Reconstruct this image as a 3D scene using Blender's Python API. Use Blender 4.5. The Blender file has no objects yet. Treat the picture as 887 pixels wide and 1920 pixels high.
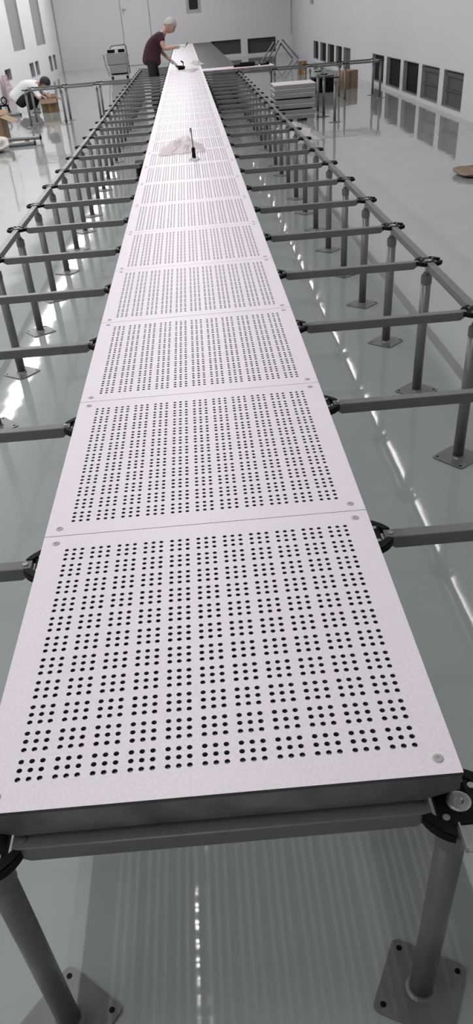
import bpy, bmesh, math, random
from mathutils import Vector, Matrix, Euler
random.seed(7)
SC = bpy.context.scene
COL = SC.collection
PI = math.pi
TOP = 0.588            # walking surface of the panels above the slab
HEAD = 0.5325          # top of the pedestal heads

# ------------------------------------------------------------------ materials
def mat(name, color, rough=0.5, metal=0.0, bump=None, vary=None, emit=None, alpha=1.0, trans=0.0, ior=1.5, spec=None, sheen=None):
    m = bpy.data.materials.new(name); m.use_nodes = True
    nt = m.node_tree; b = nt.nodes['Principled BSDF']
    b.inputs['Base Color'].default_value = (*color, 1)
    b.inputs['Roughness'].default_value = rough
    b.inputs['Metallic'].default_value = metal
    b.inputs['IOR'].default_value = ior
    if spec is not None: b.inputs['Specular IOR Level'].default_value = spec
    if trans: b.inputs['Transmission Weight'].default_value = trans
    if alpha < 1: b.inputs['Alpha'].default_value = alpha
    tc = nt.nodes.new('ShaderNodeTexCoord')
    if vary:      # (scale, amount, detail)
        n = nt.nodes.new('ShaderNodeTexNoise'); n.inputs['Scale'].default_value = vary[0]; n.inputs['Detail'].default_value = vary[2] if len(vary) > 2 else 3
        nt.links.new(tc.outputs['Object'], n.inputs['Vector'])
        r = nt.nodes.new('ShaderNodeValToRGB')
        a = vary[1]
        r.color_ramp.elements[0].position = 0.3; r.color_ramp.elements[1].position = 0.7
        r.color_ramp.elements[0].color = (*[max(0, c*(1-a)) for c in color], 1)
        r.color_ramp.elements[1].color = (*[min(1, c*(1+a)) for c in color], 1)
        nt.links.new(n.outputs['Fac'], r.inputs['Fac']); nt.links.new(r.outputs['Color'], b.inputs['Base Color'])
    if bump:      # list of (scale, distance)
        prev = None
        for sc, dist in bump:
            n = nt.nodes.new('ShaderNodeTexNoise'); n.inputs['Scale'].default_value = sc; n.inputs['Detail'].default_value = 1.0
            nt.links.new(tc.outputs['Object'], n.inputs['Vector'])
            bp = nt.nodes.new('ShaderNodeBump'); bp.inputs['Strength'].default_value = 1; bp.inputs['Distance'].default_value = dist
            nt.links.new(n.outputs['Fac'], bp.inputs['Height'])
            if prev: nt.links.new(prev.outputs['Normal'], bp.inputs['Normal'])
            prev = bp
        nt.links.new(prev.outputs['Normal'], b.inputs['Normal'])
    if emit:
        b.inputs['Emission Color'].default_value = (*emit[0], 1); b.inputs['Emission Strength'].default_value = emit[1]
    return m

M = {
 'floor': mat('epoxy_floor', (0.335, 0.362, 0.352), 0.05, bump=[(1.7, .0027), (6.0, .0005)], vary=(0.7, .05), ior=1.55),
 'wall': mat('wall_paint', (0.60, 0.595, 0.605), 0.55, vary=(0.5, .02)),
 'wall_left': mat('left_wall_paint', (0.88, 0.875, 0.885), 0.55, vary=(0.5, .02)),  # wall colour lightened to stand in for more lamp light on this side
 'wall_back': mat('back_wall_paint', (0.70, 0.69, 0.705), 0.55, vary=(0.5, .02)),  # lightened too, making up in colour for light missing at the far end
 'wall_seam': mat('wall_seam', (0.42, 0.42, 0.43), 0.6),
 'ceiling': mat('ceiling_paint', (0.45, 0.45, 0.45), 0.8),
 'panel': mat('panel_laminate', (0.75, 0.70, 0.733), 0.42, bump=[(420, .00035)], vary=(230, .045, 1)),
 'core': mat('panel_core_metal', (0.085, 0.08, 0.084), 0.5, metal=0.3),
 'stack_side': mat('stack_side_metal', (0.27, 0.265, 0.27), 0.45, metal=0.2),  # side metal greyed down to carry the weaker light on the stack fronts
 'skirt': mat('panel_edge_metal', (0.20, 0.19, 0.20), 0.42, metal=0.55, vary=(14, .35)),
 'dark_panel': mat('dark_panel', (0.052, 0.053, 0.049), 0.55, vary=(8, .12)),
 'steel': mat('grey_powder_coat', (0.150, 0.157, 0.148), 0.30, metal=0.2, bump=[(900, .0001)], vary=(20, .06)),
 'steel_plate': mat('grey_plate', (0.17, 0.177, 0.167), 0.33, metal=0.3, vary=(30, .08)),
 'black': mat('black_diecast', (0.004, 0.004, 0.005), 0.55, spec=.12),
 'zinc': mat('zinc_plate', (0.42, 0.42, 0.43), 0.35, metal=0.9, vary=(60, .1)),
 'screw': mat('panel_screw', (0.40, 0.37, 0.38), 0.5),
 'recess': mat('recess_dark', (0.006, 0.005, 0.006), 0.7, spec=.15),  # near-black colour carries the shade inside the wall openings
 'recess_mid': mat('recess_grey', (0.075, 0.07, 0.072), 0.6, spec=.3),
 'jamb': mat('jamb_grey', (0.27, 0.285, 0.29), 0.4),
 'alu': mat('aluminium_frame', (0.42, 0.42, 0.43), 0.4, metal=0.3),
 'pane_grey': mat('grey_pane', (0.33, 0.335, 0.34), 0.25),
 'pane_dark': mat('dark_glass', (0.02, 0.022, 0.022), 0.08),
 'lamp': mat('lamp_housing', (0.8, 0.8, 0.8), 0.5),
 'card': mat('cardboard', (0.34, 0.235, 0.15), 0.8, vary=(12, .1)),
 'card_dark': mat('cardboard_dark', (0.20, 0.135, 0.085), 0.85, vary=(12, .12)),
 'skin': mat('skin', (0.42, 0.25, 0.20), 0.5, vary=(25, .08)),
 'maroon': mat('maroon_cotton', (0.035, 0.008, 0.016), 0.85, bump=[(35, .004)]),
 'trouser': mat('black_trousers', (0.007, 0.005, 0.008), 0.85, bump=[(30, .004)]),
 'white_cotton': mat('white_cotton', (0.78, 0.77, 0.78), 0.85, bump=[(22, .006)]),
 'glove': mat('white_glove', (0.68, 0.68, 0.66), 0.8, bump=[(120, .001)]),
 'hair_grey': mat('grey_hair', (0.40, 0.37, 0.36), 0.7, bump=[(160, .003)]),
 'hair_dark': mat('dark_hair', (0.09, 0.075, 0.075), 0.6, bump=[(160, .003)]),
 'hair_black': mat('black_hair', (0.006, 0.005, 0.006), 0.5, bump=[(160, .003)]),
 'shoe': mat('dark_shoe', (0.012, 0.012, 0.013), 0.5),
 'shoe_white': mat('white_shoe', (0.7, 0.7, 0.7), 0.5),
 'eye': mat('eye', (0.02, 0.015, 0.015), 0.2),
 'lip': mat('lip', (0.30, 0.13, 0.12), 0.5),
 'film': mat('clear_film', (0.93, 0.85, 0.87), 0.4, alpha=.5, bump=[(26, .01)]),
 'film_green': mat('greenish_film', (0.52, 0.58, 0.53), 0.35, alpha=.85, bump=[(20, .01)]),
 'film_pink': mat('pink_film', (0.68, 0.50, 0.54), 0.35, alpha=.7, bump=[(20, .01)]),
 'film_white': mat('white_film', (0.78, 0.76, 0.74), 0.4, alpha=.85, bump=[(20, .01)]),
 'cream': mat('cream_sack', (0.62, 0.59, 0.54), 0.7, bump=[(14, .02)]),
 'cart': mat('cart_grey', (0.22, 0.225, 0.225), 0.5, vary=(30, .1)),
 'leather': mat('brown_paper', (0.22, 0.16, 0.11), 0.7, bump=[(25, .01)]),
 'yellow': mat('yellow_tape', (0.35, 0.24, 0.06), 0.6),
}

# ------------------------------------------------------------------ builders
def mesh_from(bm, name):
    me = bpy.data.meshes.new(name); bm.normal_update(); bm.to_mesh(me); bm.free(); return me

def link(name, me, m, parent=None, smooth=False):
    o = bpy.data.objects.new(name, me); COL.objects.link(o)
    if m is not None and not me.materials: me.materials.append(M[m] if isinstance(m, str) else m)
    if smooth:
        for p in me.polygons: p.use_smooth = True
    if parent: o.parent = parent
    return o

def thing(name, label, cat, loc=(0, 0, 0), rz=0, group=None):
    o = bpy.data.objects.new(name, None); COL.objects.link(o)
    o.location = loc; o.rotation_euler = (0, 0, rz); o.empty_display_size = .1
    o['label'] = label; o['category'] = cat
    if group: o['group'] = group
    return o

def tag(o, label, cat, group=None):
    o['label'] = label; o['category'] = cat
    if group: o['group'] = group
    return o

def structure(o): o['kind'] = 'structure'; return o

def add_box(bm, c, s, rot=None):
    vs = []
    R = rot if rot is not None else Matrix.Identity(3)
    for dx in (-.5, .5):
        for dy in (-.5, .5):
            for dz in (-.5, .5):
                vs.append(bm.verts.new(Vector(c) + R @ Vector((dx*s[0], dy*s[1], dz*s[2]))))
    for f in ((0,1,3,2),(4,6,7,5),(0,4,5,1),(2,3,7,6),(0,2,6,4),(1,5,7,3)):
        bm.faces.new([vs[i] for i in f])
    return bm

def boxm(c, s, bevel=0, rot=None):
    bm = bmesh.new(); add_box(bm, c, s, rot)
    if bevel: bmesh.ops.bevel(bm, geom=bm.edges[:], offset=bevel, segments=2, affect='EDGES', profile=.5)
    return bm

def add_lathe(bm, prof, n=20, center=(0, 0), cap=True, axis=None, origin=(0, 0, 0)):
    """prof: list of (r,z). axis: Matrix 3x3 to orient local z."""
    R = axis if axis is not None else Matrix.Identity(3)
    rings = []
    for r, z in prof:
        rings.append([bm.verts.new(Vector(origin) + R @ Vector((center[0] + r*math.cos(2*PI*i/n), center[1] + r*math.sin(2*PI*i/n), z))) for i in range(n)])
    for a, b in zip(rings, rings[1:]):
        for i in range(n):
            bm.faces.new((a[i], a[(i+1) % n], b[(i+1) % n], b[i]))
    if cap:
        bm.faces.new(list(reversed(rings[0]))); bm.faces.new(rings[-1])
    return bm

def dir_matrix(d):
    return Vector(d).normalized().to_track_quat('Z', 'Y').to_matrix()

def add_tube(bm, pts, r, n=10, closed=False):
    pts = [Vector(p) for p in pts]; rings = []
    N = len(pts)
    for k, p in enumerate(pts):
        if closed: t = pts[(k+1) % N] - pts[k-1]
        elif k == 0: t = pts[1] - p
        elif k == N-1: t = p - pts[k-1]
        else: t = (pts[k+1] - p).normalized() + (p - pts[k-1]).normalized()
        t.normalize()
        up = Vector((0, 0, 1)) if abs(t.z) < .95 else Vector((0, 1, 0))
        a = t.cross(up).normalized(); b = t.cross(a).normalized()
        rr = r[k] if isinstance(r, (list, tuple)) else r
        rings.append([bm.verts.new(p + a*rr*math.cos(2*PI*i/n) + b*rr*math.sin(2*PI*i/n)) for i in range(n)])
    pairs = list(zip(rings, rings[1:])) + ([(rings[-1], rings[0])] if closed else [])
    for A, B in pairs:
        for i in range(n): bm.faces.new((A[i], A[(i+1) % n], B[(i+1) % n], B[i]))
    if not closed:
        bm.faces.new(list(reversed(rings[0]))); bm.faces.new(rings[-1])
    bmesh.ops.recalc_face_normals(bm, faces=bm.faces[:])
    return bm

def add_prism(bm, outline, z0, z1):
    lo = [bm.verts.new((x, y, z0)) for x, y in outline]; hi = [bm.verts.new((x, y, z1)) for x, y in outline]
    n = len(outline)
    bm.faces.new(list(reversed(lo))); bm.faces.new(hi)
    for i in range(n): bm.faces.new((lo[i], lo[(i+1) % n], hi[(i+1) % n], hi[i]))
    return bm

def dup(root, loc, rz=None, label=None, group=None, name=None):
    r = root.copy(); COL.objects.link(r); r.location = loc
    if rz is not None: r.rotation_euler = (0, 0, rz)
    if label: r['label'] = label
    if group: r['group'] = group
    for ch in list(root.children):
        c = ch.copy(); COL.objects.link(c); c.parent = r
        for g in list(ch.children):
            d = g.copy(); COL.objects.link(d); d.parent = c
    return r

UN = ['zeroth','first','second','third','fourth','fifth','sixth','seventh','eighth','ninth','tenth','eleventh','twelfth','thirteenth','fourteenth','fifteenth','sixteenth','seventeenth','eighteenth','nineteenth']
def ordinal(n):
    if n < 20: return UN[n]
    t = {2:'twent',3:'thirt',4:'fort',5:'fift'}[n//10]
    return t + 'ieth' if n % 10 == 0 else t + 'y-' + UN[n % 10]

# ------------------------------------------------------------------ room shell
Y0, Y1, HC = -4.0, 33.0, 3.3
def right_x(y): return 3.66 + (y - 10.3)*.0150
def left_x(y): return -4.40 - (y - 20.7)*.013

def wall_panel(name, A, B, openings, thick=.14, outward=None):
    """wall from A to B (2D), inner face on the line, thickness outwards; openings (s0,s1,z0,z1) along it."""
    A = Vector(A); B = Vector(B); L = (B-A).length; t = (B-A)/L
    n = Vector((-t.y, t.x)) if outward is None else Vector(outward)
    n = (n - t*n.dot(t)).normalized()
    ss = sorted({0, L, *[o[0] for o in openings], *[o[1] for o in openings]})
    zs = sorted({0, HC, *[o[2] for o in openings], *[o[3] for o in openings]})
    solid = {}
    for i in range(len(ss)-1):
        for j in range(len(zs)-1):
            sc, zc = (ss[i]+ss[i+1])/2, (zs[j]+zs[j+1])/2
            solid[i, j] = not any(o[0] < sc < o[1] and o[2] < zc < o[3] for o in openings)
    bm = bmesh.new()
    def P(s, z, d): q = A + t*s + n*d; return bm.verts.new((q.x, q.y, z))
    for (i, j), s in solid.items():
        if not s: continue
        a, b, c, d = ss[i], ss[i+1], zs[j], zs[j+1]
        for dd in (0, thick):
            bm.faces.new((P(a,c,dd), P(b,c,dd), P(b,d,dd), P(a,d,dd)))
        for (di, dj, e) in ((-1,0,(a,c,a,d)), (1,0,(b,c,b,d)), (0,-1,(a,c,b,c)), (0,1,(a,d,b,d))):
            if not solid.get((i+di, j+dj), False):
                s0, z0, s1, z1 = e
                bm.faces.new((P(s0,z0,0), P(s1,z1,0), P(s1,z1,thick), P(s0,z0,thick)))
    bmesh.ops.remove_doubles(bm, verts=bm.verts[:], dist=1e-5)
    bmesh.ops.recalc_face_normals(bm, faces=bm.faces[:])
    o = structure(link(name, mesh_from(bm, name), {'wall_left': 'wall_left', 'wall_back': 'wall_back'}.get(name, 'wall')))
    return o, A, t, n

def low_window(idx, A, t, n, s0, s1, z0, z1, bars=(), frame_m='jamb', back='recess', depth=.12, fdepth=.13, fw=.012):
    """recessed low return-air window: frame lining, dark back and cross bars"""
    nm = 'window_%d' % idx
    ang = math.atan2(t.y, t.x)
    sgn = 1 if Vector((-t.y, t.x)).dot(n) > 0 else -1
    e = bpy.data.objects.new(nm, None); COL.objects.link(e); structure(e)
    c = A + t*((s0+s1)/2); e.location = (c.x, c.y, z0); e.rotation_euler = (0, 0, ang)
    w, h = s1-s0, z1-z0
    bm = bmesh.new(); D = fdepth*sgn
    for (cx, cz, sx, sz) in ((-w/2+fw/2, h/2, fw, h), (w/2-fw/2, h/2, fw, h), (0, fw/2, w-2*fw, fw), (0, h-fw/2, w-2*fw, fw)):
        add_box(bm, (cx, D/2 + .001*sgn, cz), (sx, abs(D), sz))
    link('window_frame', mesh_from(bm, nm+'_frame'), frame_m, e)
    link('window_pane', mesh_from(boxm((0, (depth+.01)*sgn, h/2), (w-2*fw-.001, .015, h-2*fw-.001)), nm+'_pane'), back, e)  # in the low openings this dark sheet stands in for the unlit interior
    if bars:
        bm = bmesh.new()
        for (bz, bh, bd) in bars: add_box(bm, (0, (depth-.02)*sgn, h*bz), (w-2*fw-.004, .02, bh))
        link('window_bar', mesh_from(bm, nm+'_bars'), 'recess_mid' , e)
    return e

bm = boxm((0, (Y0+Y1)/2, -.06), (11, Y1-Y0+1, .12))
structure(link('floor', mesh_from(bm, 'floor'), 'floor'))
bm = boxm((0, (Y0+Y1)/2, HC+.06), (11, Y1-Y0+1, .12))
structure(link('ceiling', mesh_from(bm, 'ceiling'), 'ceiling'))

# right wall, s measured from the near end
RA, RB = Vector((right_x(Y0), Y0)), Vector((right_x(Y1), Y1))
def s_right(y): return (y-Y0)*math.sqrt(1+.015**2)
near_r = [(11.0, 11.98), (12.22, 13.27), (13.48, 14.56), (14.78, 15.95), (16.2, 17.35)]
far_r = [(20.0, 21.0), (21.25, 22.2), (22.5, 23.7), (24.0, 25.2), (25.6, 26.7)]
ops = [(s_right(a), s_right(b), .055, .50) for a, b in near_r] + [(s_right(a), s_right(b), .06, .50) for a, b in far_r]
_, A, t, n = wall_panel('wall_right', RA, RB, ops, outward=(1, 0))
wi = 1
for k, o in enumerate(ops):
    bars = [(.45, .02, 0), (.86, .05, 0)] if k < 2 else []
    low_window(wi, A, t, n, *o, bars=bars, back='recess_mid' if k in (0, 1, 5) else 'recess', frame_m='jamb', depth=.065); wi += 1
# left wall
LA, LB = Vector((left_x(Y0), Y0)), Vector((left_x(Y1), Y1))
def s_left(y): return (y-Y0)*math.sqrt(1+.013**2)
low_l = [(21.62, 22.45, .34, .58), (25.55, 26.35, .2, .55), (26.65, 27.35, .2, .55), (29.8, 30.5, .14, .57), (30.9, 31.6, .14, .57)]
tall_l = [(23.5, 25.4, .88, 2.9), (27.7, 29.7, .9, 2.9)]
ops = [(s_left(a), s_left(b), c, d) for a, b, c, d in low_l + tall_l]
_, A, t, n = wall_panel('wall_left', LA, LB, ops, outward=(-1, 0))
for k, o in enumerate(ops):
    if k < 5: low_window(wi, A, t, n, *o, back='recess_mid' if k in (1, 2) else 'recess', frame_m='alu', fdepth=.13)
    else: low_window(wi, A, t, n, *o, back='pane_grey', frame_m='alu', depth=.05, fdepth=.10)
    wi += 1
# door in the left wall (its far edge and threshold reach into the picture)
d = bpy.data.objects.new('door_1', None); COL.objects.link(d); structure(d)
d.location = (left_x(20.2)+.012, 20.2, 0); d.rotation_euler = (0, 0, math.atan2(t.y, t.x))
link('door_leaf', mesh_from(boxm((-.05, -.004, 1.06), (1.0, .02, 2.08), .003), 'dleaf'), 'wall_left', d)
bm = bmesh.new(); add_box(bm, (.47, -.004, 1.06), (.02, .024, 2.12)); add_box(bm, (-.57, -.004, 1.06), (.02, .024, 2.12)); add_box(bm, (-.05, -.004, 2.13), (1.06, .024, .02))
link('door_frame', mesh_from(bm, 'dframe'), 'wall_seam', d)
link('threshold', mesh_from(boxm((-.05, -.02, .012), (1.04, .05, .02), .003), 'dthr'), 'alu', d)
# back wall
BA, BB = Vector((left_x(Y1), Y1)), Vector((right_x(Y1), Y1))
def s_back(x): return x - BA.x
ops = [(s_back(1.0), s_back(2.11), .09, .53), (s_back(2.35), s_back(3.4), .06, .52), (s_back(.20), s_back(.74), 1.38, 2.3)]
_, A, t, n = wall_panel('wall_back', BA, BB, ops, outward=(0, 1))
low_window(wi, A, t, n, *ops[0], back='recess_mid', frame_m='alu', bars=[(.9, .02, 0)]); wi += 1
low_window(wi, A, t, n, *ops[1], back='recess_mid', frame_m='alu', bars=[(.78, .02, 0)]); wi += 1
# small framed window with rounded dark pane
e = low_window(wi, A, t, n, *ops[2], back='alu', frame_m='alu', depth=.04, fw=.05)
bm = bmesh.new(); w2, h2, r = .16, .78, .05
ol = []
for cx, cz, a0 in ((w2-r, h2/2-r, 0), (-w2+r, h2/2-r, 90), (-w2+r, -h2/2+r, 180), (w2-r, -h2/2+r, 270)):
    for k in range(5):
        a = math.radians(a0+k*22.5); ol.append((cx+r*math.cos(a), cz+r*math.sin(a)))
add_prism(bm, ol, 0, .01)
g = link('window_glass', mesh_from(bm, 'wglass'), 'pane_dark', e)
g.rotation_euler = (PI/2, 0, 0); g.location = (0, .04, .50)
wi += 1
# door in the back wall: seam, lever handle and vision panel
d = bpy.data.objects.new('door_2', None); COL.objects.link(d); structure(d); d.location = (-1.65, Y1-.012, 0)
link('door_leaf', mesh_from(boxm((0, 0, 1.2), (.98, .016, 2.38), .003), 'dleaf2'), 'wall_back', d)
bm = bmesh.new(); add_box(bm, (-.505, 0, 1.2), (.02, .02, 2.42)); add_box(bm, (.505, 0, 1.2), (.02, .02, 2.42)); add_box(bm, (0, 0, 2.42), (1.03, .02, .02))
link('door_frame', mesh_from(bm, 'dframe2'), 'wall_seam', d)
bm = boxm((-.42, -.02, 1.62), (.05, .02, .12), .004); add_box(bm, (-.37, -.045, 1.65), (.14, .02, .022)); add_box(bm, (-.42, -.035, 1.65), (.02, .03, .02)); add_lathe(bm, [(.018, 0), (.018, .012)], 12, axis=dir_matrix((0, -1, 0)), origin=(-.40, -.03, 1.52))
h = link('door_handle', mesh_from(bm, 'dhandle'), 'alu', d)
bm = bmesh.new()
for (cx, cz, sx, sz) in ((-.20, 2.1, .02, .4), (.24, 2.1, .02, .4), (.02, 1.91, .46, .02), (.02, 2.30, .46, .02)): add_box(bm, (cx, -.014, cz), (sx, .014, sz))
link('vision_frame', mesh_from(bm, 'vframe'), 'pane_dark', d)
link('vision_pane', mesh_from(boxm((.02, -.011, 2.105), (.42, .006, .37)), 'vpane'), 'ceiling', d)
# wall behind the photographer
wall_panel('wall_front', Vector((left_x(Y0), Y0)), Vector((right_x(Y0), Y0)), [], outward=(0, -1))
# room corner trims
structure(link('trim_1', mesh_from(boxm((left_x(Y1)+.03, Y1-.03, 1.65), (.03, .03, 3.29), .006), 'trim1'), 'wall_seam'))
structure(link('trim_2', mesh_from(boxm((right_x(Y1)-.02, Y1-.02, 1.93), (.025, .025, 2.7), .006), 'trim2'), 'wall_seam'))
# control box high on the right wall
b_ = thing('control_box', 'small grey control box fixed high on the right wall near the far corner', 'control box', (right_x(26.9)-.03, 26.9, 1.37))
link('housing', mesh_from(boxm((0, 0, .1), (.05, .35, .2), .008), 'ctrlb'), 'alu', b_)
link('cover', mesh_from(boxm((-.03, 0, .1), (.008, .27, .13), .002), 'ctrlc'), 'jamb', b_)

# continuous linear luminaires under the ceiling (seen as streaks mirrored in the floor)
def luminaire(x, w, power, y0=-3.4, y1=31.6, col=(1, 1, 1), label='', tube=0):
    t_ = thing('linear_light', label, 'ceiling light', (x, 0, HC-.08), 0, 'linear ceiling lights')
    link('housing', mesh_from(boxm((0, (y0+y1)/2, .045), (w+.06, y1-y0, .06), .006), 'lhouse'), 'lamp', t_)
    zt = .012-tube
    faces = [(w, (0, zt), (0, 0, 0))]
    if tube: faces += [(tube, (-w/2, .012-tube/2), (0, PI/2, 0)), (tube, (w/2, .012-tube/2), (0, -PI/2, 0))]
    for wd, (fx, fz), rot in faces:      # glowing faces of the strip: underside, plus two flanks added to brighten the walls
        li = bpy.data.lights.new('lamp_strip', 'AREA'); li.shape = 'RECTANGLE'; li.size = wd; li.size_y = y1-y0
        li.energy = power*PI*wd*(y1-y0); li.color = col
        lo = bpy.data.objects.new('lamp_strip', li); COL.objects.link(lo); lo.parent = t_; lo.location = (fx, (y0+y1)/2, fz); lo.rotation_euler = rot
    if tube:
        link('diffuser', mesh_from(boxm((0, (y0+y1)/2, .012-tube/2), (w*.9, y1-y0-.01, tube*.9)), 'ldiff'), 'lamp', t_)
        return
    bm = bmesh.new()
    for sx in (-1, 1): add_box(bm, (sx*(w/2+.008), (y0+y1)/2, .008), (.012, y1-y0, .014))
    link('lamp_rim', mesh_from(bm, 'lrim'), 'lamp', t_)
luminaire(-3.12, .17, 16.5, tube=.05, col=(1, .985, 1), label='wide continuous ceiling light above the left aisle')
luminaire(-.343, .016, 205, tube=.006, y0=-.3, col=(1, .97, 1), label='thin continuous ceiling light above the walkway of perforated panels')
luminaire(2.22, .022, 13, tube=.012, col=(1, .98, .99), label='thin continuous ceiling light above the right aisle')

# ------------------------------------------------------------------ perforated panels
P_IN, P_GR, HR = .0140, .04752, .0037
cent = sorted([-.23760 + g*P_GR + (k-1)*P_IN for g in range(11) for k in range(3)])
def holed_plate(nseg, thick=.006, half=.2993, hr=HR):
    V, F = [], []
    cuts = [cent[0]-.0075] + [(a+b)/2 for a, b in zip(cent, cent[1:])] + [cent[-1]+.0075]
    vid = {}
    def corner(i, j, z):
        k = (i, j, z)
        if k not in vid: vid[k] = len(V); V.append((cuts[i], cuts[j], z))
        return vid[k]
    q = nseg//4
    for i, x in enumerate(cent):
        for j, y in enumerate(cent):
            rings = []
            for z in (0, -thick):
                base = len(V)
                for k in range(nseg):
                    a = 2*PI*k/nseg + PI/4
                    V.append((x+hr*math.cos(a), y+hr*math.sin(a), z))
                rings.append(base)
            cs = [(i+1, j+1), (i, j+1), (i, j), (i+1, j)]
            for s in range(4):
                for zi, z in enumerate((0, -thick)):
                    a, b = corner(*cs[s], z), corner(*cs[(s+1) % 4], z)
                    arc = [rings[zi] + (s*q+k) % nseg for k in range(q+1)]
                    # fan of quads/tris from the side to the arc
                    mid = len(arc)//2
                    for k in range(mid): F.append((a, arc[k+1], arc[k]) if zi == 0 else (a, arc[k], arc[k+1]))
                    F.append((a, b, arc[mid]) if zi == 0 else (a, arc[mid], b))
                    for k in range(mid, len(arc)-1): F.append((b, arc[k+1], arc[k]) if zi == 0 else (b, arc[k], arc[k+1]))
            for k in range(nseg):
                k2 = (k+1) % nseg
                F.append((rings[0]+k, rings[0]+k2, rings[1]+k2, rings[1]+k))
    n = len(cuts)-1
    for z in (0, -thick):
        o = [len(V)+k for k in range(4)]
        V.extend([(-half, -half, z), (half, -half, z), (half, half, z), (-half, half, z)])
        e0 = [corner(i, 0, z) for i in range(n+1)]; e1 = [corner(n, j, z) for j in range(n+1)]
        e2 = [corner(i, n, z) for i in range(n, -1, -1)]; e3 = [corner(0, j, z) for j in range(n, -1, -1)]
        for e, (a, b) in zip((e0, e1, e2, e3), ((0, 1), (1, 2), (2, 3), (3, 0))):
            for k in range(n):
                F.append((o[a], e[k+1], e[k]) if z == 0 else (o[a], e[k], e[k+1]))
            F.append((o[a], o[b], e[n]) if z == 0 else (o[a], e[n], o[b]))
        if z == 0: top = o
        else: bot = o
    for k in range(4): F.append((top[k], bot[k], bot[(k+1) % 4], top[(k+1) % 4]))
    me = bpy.data.meshes.new('perforated_top'); me.from_pydata(V, [], F); me.update()
    me.materials.append(M['panel']); me.materials.append(M['core'])
    for p in me.polygons:
        if any(abs(V[i][2]) > 1e-6 for i in p.vertices): p.material_index = 1
    return me
top_hi, top_lo = holed_plate(16), holed_plate(8)

def skirt_mesh():
    bm = bmesh.new(); h = .2986; b = .05; T = .0045; c = .045
    # four side plates whose lower corners are cut back over the pedestal heads
    for k in range(4):
        R = Matrix.Rotation(k*PI/2, 3, 'Z')
        T = .0063
        ol = [(-h, -T), (h, -T), (h, -.034), (h-c, -b), (-h+c, -b), (-h, -.034)]
        vo = [bm.verts.new(R @ Vector((x, -h, z))) for x, z in ol]; vi = [bm.verts.new(R @ Vector((x*(.2950/h), -.2950, z))) for x, z in ol]
        bm.faces.new(vo); bm.faces.new(list(reversed(vi)))
        n = len(ol)
        for i in range(n): bm.faces.new((vo[i], vi[i], vi[(i+1) % n], vo[(i+1) % n]))
        # inward-turned lower flange
        add_box(bm, R @ Vector((0, -h+.009, -b+.0015)), [(2*(h-c)), .012, .003] if k % 2 == 0 else [.012, 2*(h-c), .003])
    bmesh.ops.recalc_face_normals(bm, faces=bm.faces[:])
    return mesh_from(bm, 'panel_skirt')
def rib_mesh():
    bm = bmesh.new()
    for g in range(12):
        x = -.2614 + g*P_GR
        add_box(bm, (x, 0, -.0135), (.003, .58, .0145)); add_box(bm, (0, x, -.0195), (.58, .003, .0265))
    return mesh_from(bm, 'panel_ribs')
skirt_me, rib_me = skirt_mesh(), rib_mesh()
bm = bmesh.new(); add_lathe(bm, [(.0068, -.002), (.0068, .0006), (.0058, .0012), (.0025, .0012), (.002, .0002)], 16)
screw_me = mesh_from(bm, 'panel_screw'); screw_me.materials.append(M['screw'])

PG = 'perforated panels of the walkway'
def make_panel(top_me, screws, loc, label):
    p = thing('perforated_panel', label, 'floor panel', loc, 0, PG)
    link('perforated_top', top_me, 'panel', p); link('side_skirt', skirt_me, 'skirt', p); link('rib_grid', rib_me, 'recess_mid', p)
    if screws:
        for sx in (-1, 1):
            for sy in (-1, 1):
                s = link('corner_screw', screw_me, 'screw', p); s.location = (sx*.2745, sy*.2755, 0)
    return p
NP = 50
proto_hi = proto_lo = None
for k in range(NP):
    if k == 0: lab = 'nearest white perforated floor panel with three by three hole groups and bare front edge'
    elif k == NP-1: lab = 'farthest white perforated floor panel at the far end of the walkway'
    else: lab = ordinal(k+1) + ' white perforated floor panel counted from the near end of the walkway'
    loc = (0, .3+.6*k, TOP)
    if k < 10:
        if proto_hi is None: proto_hi = make_panel(top_hi, True, loc, lab)
        else: dup(proto_hi, loc, label=lab)
    else:
        if proto_lo is None: proto_lo = make_panel(top_lo, False, loc, lab)
        else: dup(proto_lo, loc, label=lab)

# dark solid panels on the right bay at the far end, white board panels across the frame in front of them
def solid_panel(name, label, m, loc, group):
    p = thing(name, label, 'floor panel', loc, 0, group)
    link('top_plate', mesh_from(boxm((0, 0, -.004), (.5985, .5985, .008), .0015), 'solid_top'), m, p)
    link('side_skirt', skirt_me.copy() if False else skirt_me, 'skirt', p)
    return p
dp = None
for k in range(25, 50):
    lab = 'nearest dark grey solid panel laid on the right bay just beyond the white panels' if k == 25 else ordinal(k-24) + ' dark grey solid panel beyond the white panels of the right bay'
    loc = (.6, .3+.6*k, TOP-.004)
    if dp is None: dp = solid_panel('solid_panel', lab, 'dark_panel', loc, 'dark solid panels in the far right bay')
    else: dup(dp, loc, label=lab)
wp = solid_panel('solid_panel', 'white solid panel lying across the right bay beside the far walkway', 'panel', (.6, 14.67, TOP), 'white solid panels across the right frame')
dup(wp, (1.2, 14.67, TOP), label='white solid panel at the outer end of the row carrying black parts on top')

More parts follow.
